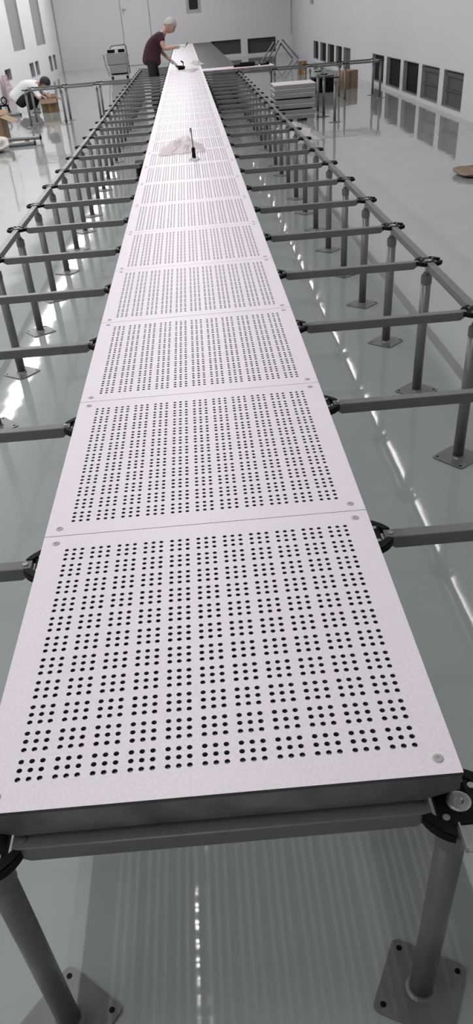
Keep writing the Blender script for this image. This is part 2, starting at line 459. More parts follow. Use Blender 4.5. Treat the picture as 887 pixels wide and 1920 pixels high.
# ------------------------------------------------------------------ pedestals
def head_outline():
    o = []; R, ri, hw = .054, .030, .0165
    for k in range(4):
        a0 = k*PI/2
        def rot(x, y): return (x*math.cos(a0)-y*math.sin(a0), x*math.sin(a0)+y*math.cos(a0))
        o.append(rot(ri, hw)); 
        th0 = math.asin((hw+.001)/R)
        for j in range(7):
            th = th0 + (PI/2-2*th0)*j/6
            o.append(rot(R*math.cos(th), R*math.sin(th)))
        o.append(rot(hw, ri))
    return o
bm = bmesh.new(); add_prism(bm, head_outline(), HEAD-.013, HEAD-.0035)
for k in range(4):      # raised rim on each lobe
    R = Matrix.Rotation(k*PI/2+PI/4, 3, 'Z')
    ol = [(.050, -.026), (.0535, -.012), (.0535, .012), (.050, .026), (.040, .020), (.040, -.020)]
    pts = [(R @ Vector((x*.93, y*.93, 0))).to_2d() for x, y in ol]
    add_prism(bm, pts, HEAD-.0036, HEAD-.0008)
bmesh.ops.recalc_face_normals(bm, faces=bm.faces[:])
head_me = mesh_from(bm, 'head')
bm = bmesh.new(); add_lathe(bm, [(.0155, HEAD-.0036), (.0155, HEAD-.0012), (.0125, HEAD-.0005), (.006, HEAD-.0005), (.004, HEAD-.002)], 20); bolt_me = mesh_from(bm, 'centre_bolt')
bm = bmesh.new(); add_lathe(bm, [(.0048, HEAD-.0036), (.0048, HEAD-.0005)], 10); hs_me = mesh_from(bm, 'head_screw'); hs_me.materials.append(M['zinc'])
bm = bmesh.new(); add_lathe(bm, [(.0195, .005), (.0195, .470)], 24, cap=True); tube_me = mesh_from(bm, 'tube')
bm = bmesh.new(); add_lathe(bm, [(.0197, .444), (.0214, .446), (.0214, .472), (.0202, .477), (.0085, .477)], 24); add_lathe(bm, [(.014, .4772), (.014, .487)], 6); collar_me = mesh_from(bm, 'collar')
bm = bmesh.new(); add_lathe(bm, [(.0085, .480)] + [(.0085 + (.0008 if i % 2 else 0), .488+i*.0022) for i in range(13)] + [(.017, HEAD-.0165), (.024, HEAD-.0132)], 14); rod_me = mesh_from(bm, 'threaded_rod')
def plate_mesh():
    bm = bmesh.new(); h = .066; r = .012; ol = []
    for cx, cy, a0 in ((h-r, h-r, 0), (-h+r, h-r, 90), (-h+r, -h+r, 180), (h-r, -h+r, 270)):
        for k in range(4):
            a = math.radians(a0+k*30); ol.append((cx+r*math.cos(a), cy+r*math.sin(a)))
    add_prism(bm, ol, .0003, .0048)
    # weld fillet around the tube
    add_lathe(bm, [(.026, .0046), (.0215, .0085), (.0197, .013)], 20, cap=False)
    return mesh_from(bm, 'base_plate')
plate_me = plate_mesh()
bm = bmesh.new()
add_lathe(bm, [(.0052, .0047), (.0052, .0054), (.003, .0056)], 10)
holes_me = mesh_from(bm, 'plate_holes')

def make_pedestal(screws):
    p = thing('pedestal', '', 'pedestal')
    pl = link('base_plate', plate_me, 'steel_plate', p); pl.rotation_euler = (0, 0, PI/4)
    if screws:
        for k in range(4):
            hb = link('bolt_hole', holes_me, 'black', pl); hb.location = ((k % 2*2-1)*.051, (k//2*2-1)*.051, 0)
    link('tube', tube_me, 'steel', p, smooth=False); link('collar', collar_me, 'steel', p); link('threaded_rod', rod_me, 'zinc', p)
    h = link('head', head_me, 'black', p); link('centre_bolt', bolt_me, 'zinc', h)
    if screws:
        for k in range(4):
            s = link('head_screw', hs_me, 'zinc', h); a = k*PI/2+PI/4; s.location = (.031*math.cos(a), .031*math.sin(a), 0)
    return p
for me in (tube_me, rod_me):
    for p_ in me.polygons: p_.use_smooth = len(p_.vertices) == 4
protoA, protoB = make_pedestal(True), make_pedestal(False)
usedA = usedB = False
def pedestal(x, y, label, group, detail, ang=None):
    global usedA, usedB
    if detail:
        if not usedA: o = protoA; usedA = True; o.location = (x, y, 0); o['label'] = label; o['group'] = group
        else: o = dup(protoA, (x, y, 0), label=label, group=group)
    else:
        if not usedB: o = protoB; usedB = True; o.location = (x, y, 0); o['label'] = label; o['group'] = group
        else: o = dup(protoB, (x, y, 0), label=label, group=group)
    for c in o.children:
        if c.name.startswith('base_plate'): c.rotation_euler = (0, 0, ang if ang is not None else PI/4 + random.uniform(-.25, .25))
    return o
GI = {-1: 'pedestals under the left edge of the walkway', 1: 'pedestals under the right edge of the walkway'}
for n in range(0, NP+1):
    for s in (-1, 1):
        side = 'left' if s < 0 else 'right'
        if n == 0:
            lab = 'grey steel pedestal with black head under the near %s corner of the walkway' % side
        else: lab = 'grey steel pedestal under the %s walkway edge, %s from the near end' % (side, ordinal(n+1))
        ang = math.radians(62) if (n == 0 and s > 0) else math.radians(52) if n == 0 else None
        pedestal(s*.3, .6*n, lab, GI[s], n < 9, ang)
for n in range(1, NP+1):
    if n < 3: lab = 'grey pedestal of the outer right row out of frame, holding the %s cross beam' % ordinal(n)
    else: lab = 'grey steel pedestal of the outer right row, %s one counted from the near end' % ordinal(n-2)
    if n > 25: lab = 'grey steel pedestal at the outer edge of the dark panels, %s from their near end' % ordinal(n-25)
    pedestal(.9, .6*n, lab, 'pedestals of the outer right row', n < 9, {3: .1+PI/6, 4: math.radians(38), 5: PI/4, 6: PI/4}.get(n))
for n in range(1, 31):
    if n < 4: lab = 'grey pedestal of the outer left row out of frame, holding the %s cross beam' % ordinal(n)
    else: lab = 'grey steel pedestal of the outer left row, %s one counted from the near end' % ordinal(n-3)
    pedestal(-.9, .6*n, lab, 'pedestals of the outer left row', n < 9)

# ------------------------------------------------------------------ stringer beams
def beam_mesh(L):
    """box tube along x, lower corners cut back at both ends"""
    bm = bmesh.new(); a = L/2-.037; w = .014; z1 = HEAD-.002; z0 = z1-.027
    ol = [(-a, z1), (a, z1), (a, z1-.012), (a-.022, z0), (-a+.022, z0), (-a, z1-.012)]
    f = [bm.verts.new((x, -w, z)) for x, z in ol]; g = [bm.verts.new((x, w, z)) for x, z in ol]
    bm.faces.new(f); bm.faces.new(list(reversed(g)))
    for i in range(6): bm.faces.new((f[i], g[i], g[(i+1) % 6], f[(i+1) % 6]))
    bmesh.ops.recalc_face_normals(bm, faces=bm.faces[:])
    bmesh.ops.bevel(bm, geom=[e for e in bm.edges if abs((e.verts[0].co-e.verts[1].co).x) > .3], offset=.0022, segments=2, affect='EDGES', profile=.5)
    return mesh_from(bm, 'beam')
beam_me = beam_mesh(.6)
bm = bmesh.new()
add_lathe(bm, [(.0055, HEAD-.0018), (.0055, HEAD+.0000), (.003, HEAD)], 10)
bscrew_me = mesh_from(bm, 'beam_screws')
beam0 = None
def beam(x, y, rz, label, group, screw=True):
    global beam0
    if beam0 is None:
        beam0 = link('stringer', beam_me, 'steel'); tag(beam0, label, 'beam', group)
        for sx in (-.251, .251): link('end_screw', bscrew_me, 'zinc', beam0).location = (sx, 0, 0)
        beam0.location = (x, y, 0); beam0.rotation_euler = (0, 0, rz); return beam0
    return dup(beam0, (x, y, 0), rz, label, group)
for n in range(0, NP+1):
    lab = 'grey steel beam spanning the near end of the walkway below its bare front edge' if n == 0 else 'grey steel beam beneath the walkway at the %s panel joint from the near end' % ordinal(n)
    beam(0, .6*n, 0, lab, 'cross beams beneath the walkway')
for n in range(1, 26):
    beam(.6, .6*n, 0, 'grey steel cross beam of the right bay, %s one counted from the near end' % ordinal(n), 'cross beams of the right bay')
for n in range(1, 31):
    beam(-.6, .6*n, 0, 'grey steel cross beam of the left bay, %s one counted from the near end' % ordinal(n), 'cross beams of the left bay')
for n in range(1, NP):
    if 24 > 0: beam(.9, .6*n+.3, PI/2, ('grey steel lengthwise beam of the outer right row, %s one from the near end' if n < 25 else 'grey lengthwise beam at the edge of the dark panels, %s in its row') % ordinal(n), 'lengthwise beams of the outer right row')
for n in range(1, 30):
    beam(-.9, .6*n+.3, PI/2, 'grey steel lengthwise beam of the outer left row, %s one from the near end' % ordinal(n), 'lengthwise beams of the outer left row')

# side frames far back: two rails on each side of the walkway
for j, y in enumerate((14.4, 15.0)):
    for i, x in enumerate((-2.7, -2.1, -1.5)):
        pedestal(x, y, 'grey pedestal of the far left side frame, %s from the outer end, %s rail' % (ordinal(i+1), ('front', 'rear')[j]), 'pedestals of the far left side frame', False)
        beam(x+.3, y, 0, 'grey beam of the far left side frame, %s from the outer end, %s rail' % (ordinal(i+1), ('front', 'rear')[j]), 'rail beams of the far left side frame')
    pedestal_xs = (1.5, 2.1, 2.7, 3.3)
    for i, x in enumerate(pedestal_xs):
        pedestal(x, y, 'grey pedestal of the far right side frame, %s from the walkway, %s rail' % (ordinal(i+1), ('front', 'rear')[j]), 'pedestals of the far right side frame', False)
        beam(x-.3, y, 0, 'grey beam of the far right side frame, %s from the walkway, %s rail' % (ordinal(i+1), ('front', 'rear')[j]), 'rail beams of the far right side frame')
beam(-2.7, 14.7, PI/2, 'short grey steel beam closing the outer end of the far left side frame', 'end beams of the far side frames')
beam(3.3, 14.7, PI/2, 'short grey steel beam closing the outer end of the far right side frame', 'end beams of the far side frames')
for x, y, lab in ((2.07, 11.64, 'free-standing grey pedestal right of the white panel stack, nearest of three'), (2.03, 12.40, 'free-standing grey pedestal right of the white panel stack, middle of three'), (2.04, 13.08, 'free-standing grey pedestal right of the white panel stack, rearmost of three')):
    pedestal(x, y, lab, 'free-standing pedestals beside the panel stack', False)
# silver earthing tab on the near right head
bm = boxm((.3+.004, -.050, HEAD-.006), (.028, .036, .0025), .0006); add_box(bm, (.3-.010, -.050, HEAD-.002), (.0022, .036, .009))
tg = link('earthing_tab', mesh_from(bm, 'tab'), 'zinc'); 
tab_parent = [o for o in bpy.data.objects if o.name.startswith('pedestal') and abs(o.location.x-.3) < .01 and abs(o.location.y) < .01][0]
tg.parent = tab_parent; tg.location = (-.3, 0, 0)
bm = bmesh.new(); add_lathe(bm, [(.003, HEAD-.0052), (.003, HEAD-.0044)], 10, center=(.006, -.050)); hh = link('tab_hole', mesh_from(bm, 'tabhole'), 'black', tab_parent)
# ------------------------------------------------------------------ stack of white panels
stack_me = mesh_from(boxm((0, 0, .024), (.60, .60, .048), .004), 'stack_panel')
rim_bm = bmesh.new()
for s in (-1, 1):
    add_box(rim_bm, (0, s*.3005, .018), (.50, .003, .016)); add_box(rim_bm, (s*.3005, 0, .018), (.003, .50, .016))
rim_me = mesh_from(rim_bm, 'stack_rim')
st0 = None; z = .03
names = ['lowest', 'second from the bottom', 'third from the bottom', 'fourth from the bottom', 'fourth from the top', 'third from the top', 'second from the top']
for k in range(7):
    if k == 6: lab = 'topmost white floor panel of the stack standing right of the walkway'
    else: lab = 'white floor panel in the stack right of the walkway, ' + names[k]
    dx, dy = random.uniform(-.012, .012), random.uniform(-.012, .012)
    if st0 is None:
        st0 = thing('stacked_panel', lab, 'floor panel', (1.56+dx, 12.42+dy, z), 0, 'white panels in the stack')
        link('panel_frame', stack_me, 'stack_side', st0); link('panel_top', mesh_from(boxm((0, 0, .0515), (.604, .604, .006), .002), 'stack_top'), 'panel', st0); link('side_channel', rim_me, 'stack_side', st0)
    else: dup(st0, (1.56+dx, 12.42+dy, z), random.uniform(-.02, .02), lab)
    z += .0555 if k not in (1, 3) else .074
pal = thing('wooden_skid', 'low pale skid carrying the stack of white floor panels', 'skid', (1.56, 12.42, 0))
bm = bmesh.new()
for dx in (-.22, 0, .22): add_box(bm, (dx, 0, .0145), (.07, .58, .028))
link('runner', mesh_from(bm, 'runner'), 'alu', pal)
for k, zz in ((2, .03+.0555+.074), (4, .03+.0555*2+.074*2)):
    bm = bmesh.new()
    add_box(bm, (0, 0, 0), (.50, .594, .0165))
    sp = link('spacer_sheet', mesh_from(bm, 'spacer'), 'black'); sp.location = (1.56, 12.42, zz-.0096)  # black slab fills the gap to paint its shade
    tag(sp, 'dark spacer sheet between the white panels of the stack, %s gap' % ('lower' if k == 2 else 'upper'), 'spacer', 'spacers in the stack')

# ------------------------------------------------------------------ crumpled sheets
def crumple(name, m, w, d, h, label, cat, loc, rz=0, seed=1, nx=26, ny=22, thick=.002, flat=.35):
    rnd = random.Random(seed); bm = bmesh.new()
    pk = [(rnd.uniform(-.8, .8), rnd.uniform(-.8, .8), rnd.uniform(.2, .5), rnd.uniform(.4, 1)) for _ in range(9)]
    rows = []
    for j in range(ny):
        r = []
        for i in range(nx):
            u, v = i/(nx-1)*2-1, j/(ny-1)*2-1
            a = math.atan2(v, u); rr = max(abs(u), abs(v))
            edge = 1-rr**3
            hh = sum(p[3]*max(0, 1-math.hypot(u-p[0], v-p[1])/p[2]) for p in pk)
            hh = min(1, hh*.6+flat)*edge + abs(rnd.gauss(0, .06))*edge
            k = 1+.18*math.sin(3*a+seed)+.08*math.sin(7*a+2*seed)
            sq = math.hypot(u, v)/max(rr, 1e-6) if rr > 0 else 1
            r.append(bm.verts.new((u*w/2*k/sq**.7+rnd.gauss(0, w*.006), v*d/2*k/sq**.7+rnd.gauss(0, d*.006), .003+h*hh)))
        rows.append(r)
    for j in range(ny-1):
        for i in range(nx-1): bm.faces.new((rows[j][i], rows[j][i+1], rows[j+1][i+1], rows[j+1][i]))
    bmesh.ops.solidify(bm, geom=bm.faces[:], thickness=thick)
    bmesh.ops.recalc_face_normals(bm, faces=bm.faces[:])
    o = link(name, mesh_from(bm, name), m); o.location = loc; o.rotation_euler = (0, 0, rz)
    return tag(o, label, cat)
def sack(name, m, w, d, h, label, cat, loc, rz=0, seed=1):
    rnd = random.Random(seed); bm = bmesh.new(); bmesh.ops.create_icosphere(bm, subdivisions=4, radius=1)
    ph = [(Vector((rnd.gauss(0, 1), rnd.gauss(0, 1), rnd.gauss(0, 1))), rnd.uniform(2, 6), rnd.uniform(.02, .06)) for _ in range(10)]
    for v in bm.verts:
        c = v.co.copy(); k = 1+sum(a*math.sin(f*c.dot(dv)) for dv, f, a in ph)
        v.co = Vector((c.x*w/2*k, c.y*d/2*k, max(.001, (c.z*.5+.42)*h*k)))
    o = link(name, mesh_from(bm, name), m, smooth=True); o.location = loc; o.rotation_euler = (0, 0, rz)
    return tag(o, label, cat)

crumple('plastic_film', 'film', .30, .74, .05, 'clump of crumpled clear plastic film lying on the walkway behind the screwdriver', 'plastic film', (-.045, 5.55, TOP+.001), 0, seed=3)
crumple('plastic_film', 'film_white', .16, .8, .07, 'crumpled white plastic wrap on the walkway edge opposite the standing man', 'plastic film', (.24, 16.6, TOP+.001), .2, seed=9)
crumple('plastic_film', 'film_white', .24, .9, .03, 'flat white plastic wrap on the walkway in front of the standing man', 'plastic film', (.10, 14.75, TOP+.001), .0, seed=12)
# bag of parts on the floor by the right row
crumple('plastic_bag', 'film_white', .62, 1.5, .13, 'torn white plastic bag of spare parts on the floor beside the outer right row', 'plastic bag', (1.42, 10.9, 0), .1, seed=5, flat=.2)
for k, (x, y, zz, rx) in enumerate(((1.06, 11.30, .0, .3), (1.30, 11.86, .0, -.2), (1.16, 11.95, .0, .8))):
    t_ = thing('spare_pedestal_head', ['loose black pedestal head left of the torn plastic bag', 'loose black pedestal head standing behind the torn plastic bag', 'loose black pedestal head farthest behind the torn plastic bag'][k], 'pedestal head', (x, y, .0), rx, 'loose black pedestal heads')
    hd = link('head', head_me, 'black', t_); hd.rotation_euler = (PI/2, 0, 0); hd.location = (0, HEAD, .054); 
    bm = bmesh.new(); add_tube(bm, [(0, 0, .054), (0, .07, .054)], .008, 10); link('threaded_rod', mesh_from(bm, 'sprod'), 'zinc', t_)
# upright screwdriver on the walkway
sd = thing('screwdriver', 'screwdriver with black grip and long thin shaft standing upright on the walkway', 'screwdriver', (.035, 4.92, TOP))
bm = bmesh.new(); add_lathe(bm, [(.010, .012), (.013, .016), (.0125, .035), (.010, .045), (.0125, .055), (.011, .068), (.006, .074)], 14); link('grip', mesh_from(bm, 'grip'), 'black', sd, smooth=True)
bm = bmesh.new(); add_tube(bm, [(0, 0, .072), (-.002, .0, .11), (-.006, .0, .165)], .0036, 8); link('shaft', mesh_from(bm, 'shaft'), 'skirt', sd)
bm = bmesh.new(); add_lathe(bm, [(.0055, .160), (.0062, .164), (.0055, .180)], 10, center=(-.0065, 0)); link('bit_holder', mesh_from(bm, 'bit'), 'skirt', sd)
bm = bmesh.new()
for a in (0, 2.2, 4.3): 
    add_tube(bm, [(0, 0, .012), (.02*math.cos(a), .02*math.sin(a), .018), (.038*math.cos(a), .038*math.sin(a), .003)], .0018, 6)
add_tube(bm, [(.036*math.cos(k*PI/10), .036*math.sin(k*PI/10), .003) for k in range(20)], .0016, 6, closed=True)
link('wire_base', mesh_from(bm, 'wbase'), 'zinc', sd)

# black parts on the white panels
bk = thing('power_tool', 'black cordless power tool lying on the outer white solid panel', 'power tool', (1.06, 14.62, TOP+.0005), .05)
link('body', mesh_from(boxm((0, 0, .03), (.26, .10, .058), .012), 'ptb'), 'black', bk)
link('handle', mesh_from(boxm((-.17, 0, .018), (.12, .05, .034), .01), 'pth'), 'black', bk)
bm = bmesh.new(); add_lathe(bm, [(.03, 0), (.03, .06), (.015, .09)], 14, axis=dir_matrix((1, 0, 0)), origin=(.125, 0, .032)); link('chuck', mesh_from(bm, 'ptc'), 'skirt', bk)
c2 = thing('clamp', 'small black clamp at the right end of the outer white solid panel', 'clamp', (1.36, 14.62, TOP+.0005), .3)
bm = boxm((0, 0, .012), (.16, .035, .022), .004); add_box(bm, (.05, 0, .035), (.03, .03, .03)); link('jaw', mesh_from(bm, 'jaw'), 'black', c2)
bm = bmesh.new(); add_tube(bm, [(-.05, 0, .02), (-.06, .0, .06)], .008, 8); link('screw_handle', mesh_from(bm, 'jh'), 'zinc', c2)

# black tool case under the left walkway edge
tc_ = thing('tool_case', 'black tool case standing on the floor under the left walkway edge', 'tool case', (-.43, 7.5, 0), .1)
link('case_body', mesh_from(boxm((0, 0, .13), (.20, .34, .258), .015), 'casebody'), 'black', tc_)
bm = bmesh.new(); add_tube(bm, [(0, -.06, .258), (0, -.06, .29), (0, .06, .29), (0, .06, .258)], .008, 8); link('handle', mesh_from(bm, 'casehandle'), 'black', tc_)

# ------------------------------------------------------------------ boxes and other items
def carton(label, w, d, h, loc, rz, m='card', flaps=True, tape=True, open_=.9):
    c = thing('cardboard_box', label, 'box', loc, rz)
    bm = bmesh.new(); T = .005
    for s in (-1, 1):
        add_box(bm, (s*(w/2-T/2), 0, h/2), (T, d, h)); add_box(bm, (0, s*(d/2-T/2), h/2), (w-2*T, T, h))
    add_box(bm, (0, 0, T/2+.0005), (w-2*T, d-2*T, T))
    link('carton_body', mesh_from(bm, 'carton'), m, c)
    if flaps:
        for k, (ax, s) in enumerate((('x', -1), ('x', 1), ('y', -1), ('y', 1))):
            L = (d if ax == 'x' else w); fl = (w if ax == 'x' else d)*.42
            f = link('flap', mesh_from(boxm((0, fl/2, 0), (L*.98, fl, .004)), 'flap'), m, c)
            tilt = open_ + .25*k
            if ax == 'y': f.location = (0, s*d/2, h+.003); f.rotation_euler = Euler((-tilt+.9 if s > 0 else tilt-.9, 0, 0 if s > 0 else PI)) if False else Euler((.35 if k % 2 else -.5, 0, 0 if s > 0 else PI))
            else: f.location = (s*w/2, 0, h+.003); f.rotation_euler = Euler((-.4 if k % 2 else .6, 0, -PI/2 if s > 0 else PI/2))
    else:
        link('lid_flap', mesh_from(boxm((0, 0, h+.002), (w, d, .004)), 'lid'), m, c)
    if tape: link('tape', mesh_from(boxm((0, -d/2-.0008, h*.5), (.05, .001, h*.96)), 'tape'), 'yellow' if m == 'card_dark' else 'card_dark', c)
    return c
carton('open brown cardboard box in front of the crouching person', .32, .34, .22, (-2.745, 17.04, 0), .1, 'card_dark')
carton('tall tan cardboard box behind the far right side frame', .40, .34, .285, (3.10, 16.74, 0), .55, 'card', flaps=False)
carton('small reddish-brown cardboard box near the far end of the right side', .2, .3, .26, (2.88, 21.5, 0), 0, 'card_dark', flaps=False)
carton('cardboard box with open flap cut by the left picture edge', .46, .40, .30, (-3.07, 12.95, 0), -.06, 'card')
sack('white_sack', 'cream', .62, .62, .26, 'cream white sack on the floor at the left picture edge', 'sack', (-2.82, 11.45, 0), .2, seed=4)
def pole(label, p0, p1, r=.017, group=None, cap='black'):
    bm = bmesh.new(); p0, p1 = Vector(p0), Vector(p1); add_tube(bm, [Vector((0, 0, 0)), p1-p0], r, 14)
    o = link('steel_tube', mesh_from(bm, 'stube'), 'steel'); o.location = p0; tag(o, label, 'tube', group)
    bm = bmesh.new(); dd = (p1-p0).normalized(); add_tube(bm, [p1-p0, p1-p0+dd*.02], r*1.25, 14); link('end_cap', mesh_from(bm, 'scap'), cap, o)
    return o
pole('longer grey steel tube on the floor beside the white sack', (-3.3, 12.28, .055), (-2.22, 12.24, .055), .024)
pole('shorter grey steel tube on the floor just in front of the longer one', (-2.62, 11.86, .024), (-2.26, 11.92, .024), .024)
blk = link('timber_block', mesh_from(boxm((0, 0, .0155), (.05, .10, .030), .003), 'tblock'), 'card'); blk.location = (-2.42, 12.25, 0)
tag(blk, 'small timber block under the longer grey steel tube', 'block')
pole('grey steel tube on the floor at the left edge behind the cardboard box', (-4.1, 16.75, .02), (-3.30, 16.7, .02), .018)
# leaning tubes near the far right corner
for k, (a, b, lab) in enumerate((((2.45, 28.2, .018), (2.86, 28.2, .50), 'leftmost of the steel tubes leaning together near the far right corner'),
                          ((2.62, 28.25, .018), (3.0, 28.3, .50), 'second of the left-leaning steel tubes near the far right corner'),
                          ((2.82, 28.35, .018), (3.08, 28.42, .40), 'shortest steel tube leaning near the far right corner'),
                          ((3.62, 28.1, .018), (3.14, 28.15, .52), 'rightmost of the steel tubes leaning together near the far right corner'),
                          ((3.46, 28.3, .018), (3.10, 28.33, .43), 'inner right-leaning steel tube near the far right corner'))):
    pole(lab, a, b, .022, 'leaning steel tubes near the far corner')
# black stand at the left edge
bs = thing('black_stand', 'small black tubular stand with ring top at the left picture edge', 'stand', (-3.72, 17.35, 0))
for sx in (-1, 1):
    for y0_, y1_ in ((-.03, 0), (.12, .05)):
        bm = bmesh.new(); add_tube(bm, [(sx*.09, y0_, .012), (sx*.07, y1_, .13)], .011, 8); link('leg', mesh_from(bm, 'bsl'), 'black', bs)
link('crossbar', mesh_from(boxm((0, .02, .14), (.18, .09, .028), .006), 'bsc'), 'black', bs)
bm = bmesh.new(); add_tube(bm, [(.02+.05*math.cos(k*PI/12), .02, .22+.06*math.sin(k*PI/12)) for k in range(24)], .012, 8, closed=True); link('ring', mesh_from(bm, 'bsr'), 'black', bs)
bm = bmesh.new(); add_tube(bm, [(-.09, .02, .154), (-.06, .02, .24), (-.05, .02, .28)], .012, 8); link('upright', mesh_from(bm, 'bsu'), 'black', bs)
# pink film hanging against the left wall
bm = bmesh.new(); rows = []
rnd = random.Random(2)
for j in range(14):
    r = []
    for i in range(16):
        u, v = i/15, j/13
        w = 1.1*(1-.35*v); r.append(bm.verts.new((.05+.10*(1-v)+.03*math.sin(9*u+2*v)+rnd.gauss(0, .006), (u-.5)*w, .002+.50*v)))
    rows.append(r)
for j in range(13):
    for i in range(15): bm.faces.new((rows[j][i], rows[j][i+1], rows[j+1][i+1], rows[j+1][i]))
bmesh.ops.solidify(bm, geom=bm.faces[:], thickness=.004)
o = link('pink_film_sheet', mesh_from(bm, 'pinkf'), 'film_pink'); o.location = (left_x(20.9)+.03, 20.95, 0); tag(o, 'pinkish plastic sheet propped against the left wall behind the crouching person', 'plastic sheet')
# crate with greenish film beside the tan box
cr = thing('parts_crate', 'black crate of parts between the free-standing pedestals and the tan cardboard box', 'crate', (2.60, 16.35, 0), .05)
bm = bmesh.new()
for s in (-1, 1): add_box(bm, (s*.19, 0, .13), (.012, .30, .26)); add_box(bm, (0, s*.15, .13), (.38, .012, .26))
add_box(bm, (0, 0, .008), (.38, .30, .012)); link('crate_body', mesh_from(bm, 'crateb'), 'black', cr)
for s in (-1, 1):
    bm = bmesh.new(); add_box(bm, (0, s*.157, .245), (.40, .012, .022))
    link('crate_rim', mesh_from(bm, 'crater'), 'skirt', cr)
crumple('plastic_sheet', 'film_green', .60, .46, .13, 'greenish plastic sheet bunched on top of the black parts crate', 'plastic sheet', (2.60, 16.35, .262), .05, seed=8, flat=.4)
rb = sack('paper_scrap', 'leather', .34, .42, .075, 'crumpled brown paper scrap on the floor at the right picture edge', 'paper', (2.60, 7.0, 0), .3, seed=6)
crumple('plastic_film', 'film_white', .5, .9, .12, 'heap of pale plastic film behind the far right side frame near the low windows', 'plastic film', (3.05, 19.4, 0), 0, seed=15, flat=.4)

# hand cart
ct = thing('hand_cart', 'grey hand cart with two tiered bins left of the standing man', 'cart', (-1.98, 26.0, 0))
def slab(c, s, rx): return boxm(c, s, .006, Matrix.Rotation(rx, 3, 'X'))
link('upper_bin', mesh_from(slab((.0, -.03, .46), (.56, .30, .27), -.12), 'cbin1'), 'cart', ct)
link('lower_bin', mesh_from(slab((.03, -.12, .22), (.50, .42, .20), -.10), 'cbin2'), 'cart', ct)
link('deck', mesh_from(boxm((.03, -.04, .085), (.56, .62, .03), .006), 'cdeck'), 'alu', ct)
bm = bmesh.new()
bm.free()
for s in (-1, 1):
    bm = bmesh.new(); add_tube(bm, [(s*.28+.03, -.34, .09), (s*.33, -.22, .34), (s*.35-.01, -.20, .585)], .017, 10)
    link('side_rail', mesh_from(bm, 'crail'), 'skirt', ct)
bm = bmesh.new(); add_tube(bm, [(-.18, .14, .1), (-.17, .14, .72), (-.13, .14, .775), (.25, .14, .79), (.30, .14, .75), (.33, .14, .1)], .016, 10)
link('push_handle', mesh_from(bm, 'chandle'), 'skirt', ct)
for s in (-1, 1):
    for f in (-.26, .2):
        bm = bmesh.new(); add_lathe(bm, [(.036, -.015), (.036, .015)], 16, axis=dir_matrix((1, 0, 0)), origin=(s*.22+.03, f, .036)); 
        add_box(bm, (s*.22+.03, f, .055), (.012, .03, .04))
        link('caster', mesh_from(bm, 'ccaster'), 'black', ct)
for (x, w_, lab) in ((-.14, .21, 'black plastic tray on the hand cart, left one'), (.16, .18, 'black plastic tray on the hand cart, right one')):
    tr = thing('plastic_tray', lab, 'tray', (-1.98+x, 25.97, .606), 0, 'black trays on the hand cart')
    link('tray_body', mesh_from(boxm((0, 0, .045), (w_, .16, .07), .01), 'trayb'), 'black', tr)
    link('tray_rim', mesh_from(boxm((0, 0, .0835), (w_+.02, .18, .006), .002), 'trayr'), 'black', tr)
crumple('plastic_film', 'film_white', .42, .16, .06, 'white plastic film heaped over the black trays of the hand cart', 'plastic film', (-1.96, 25.97, .695), 0, seed=21, flat=.5)

# ------------------------------------------------------------------ people
def skin_mesh(chains, name, sub=2):
    """chains: list of lists of (x,y,z,rx[,ry]); vertices with equal coordinates are shared. First vertex of the first chain is the root."""
    vs, rs, es, idx = [], [], [], {}
    for ch in chains:
        prev = None
        for p in ch:
            k = (round(p[0], 4), round(p[1], 4), round(p[2], 4))
            if k not in idx: idx[k] = len(vs); vs.append(p[:3]); rs.append((p[3], p[4] if len(p) > 4 else p[3]))
            i = idx[k]
            if prev is not None and prev != i: es.append((prev, i))
            prev = i
    me = bpy.data.meshes.new(name+'_c'); me.from_pydata(vs, es, []); me.update()
    o = bpy.data.objects.new(name+'_c', me); COL.objects.link(o)
    md = o.modifiers.new('s', 'SKIN'); md.use_smooth_shade = True
    for i, r in enumerate(rs): me.skin_vertices[0].data[i].radius = r
    me.skin_vertices[0].data[0].use_root = True
    if sub: 
        sd_ = o.modifiers.new('u', 'SUBSURF'); sd_.levels = sub; sd_.render_levels = sub
    dg = bpy.context.evaluated_depsgraph_get(); dg.update()
    out = bpy.data.meshes.new_from_object(o.evaluated_get(dg)); out.name = name
    bpy.data.objects.remove(o); 
    for p in out.polygons: p.use_smooth = True
    return out

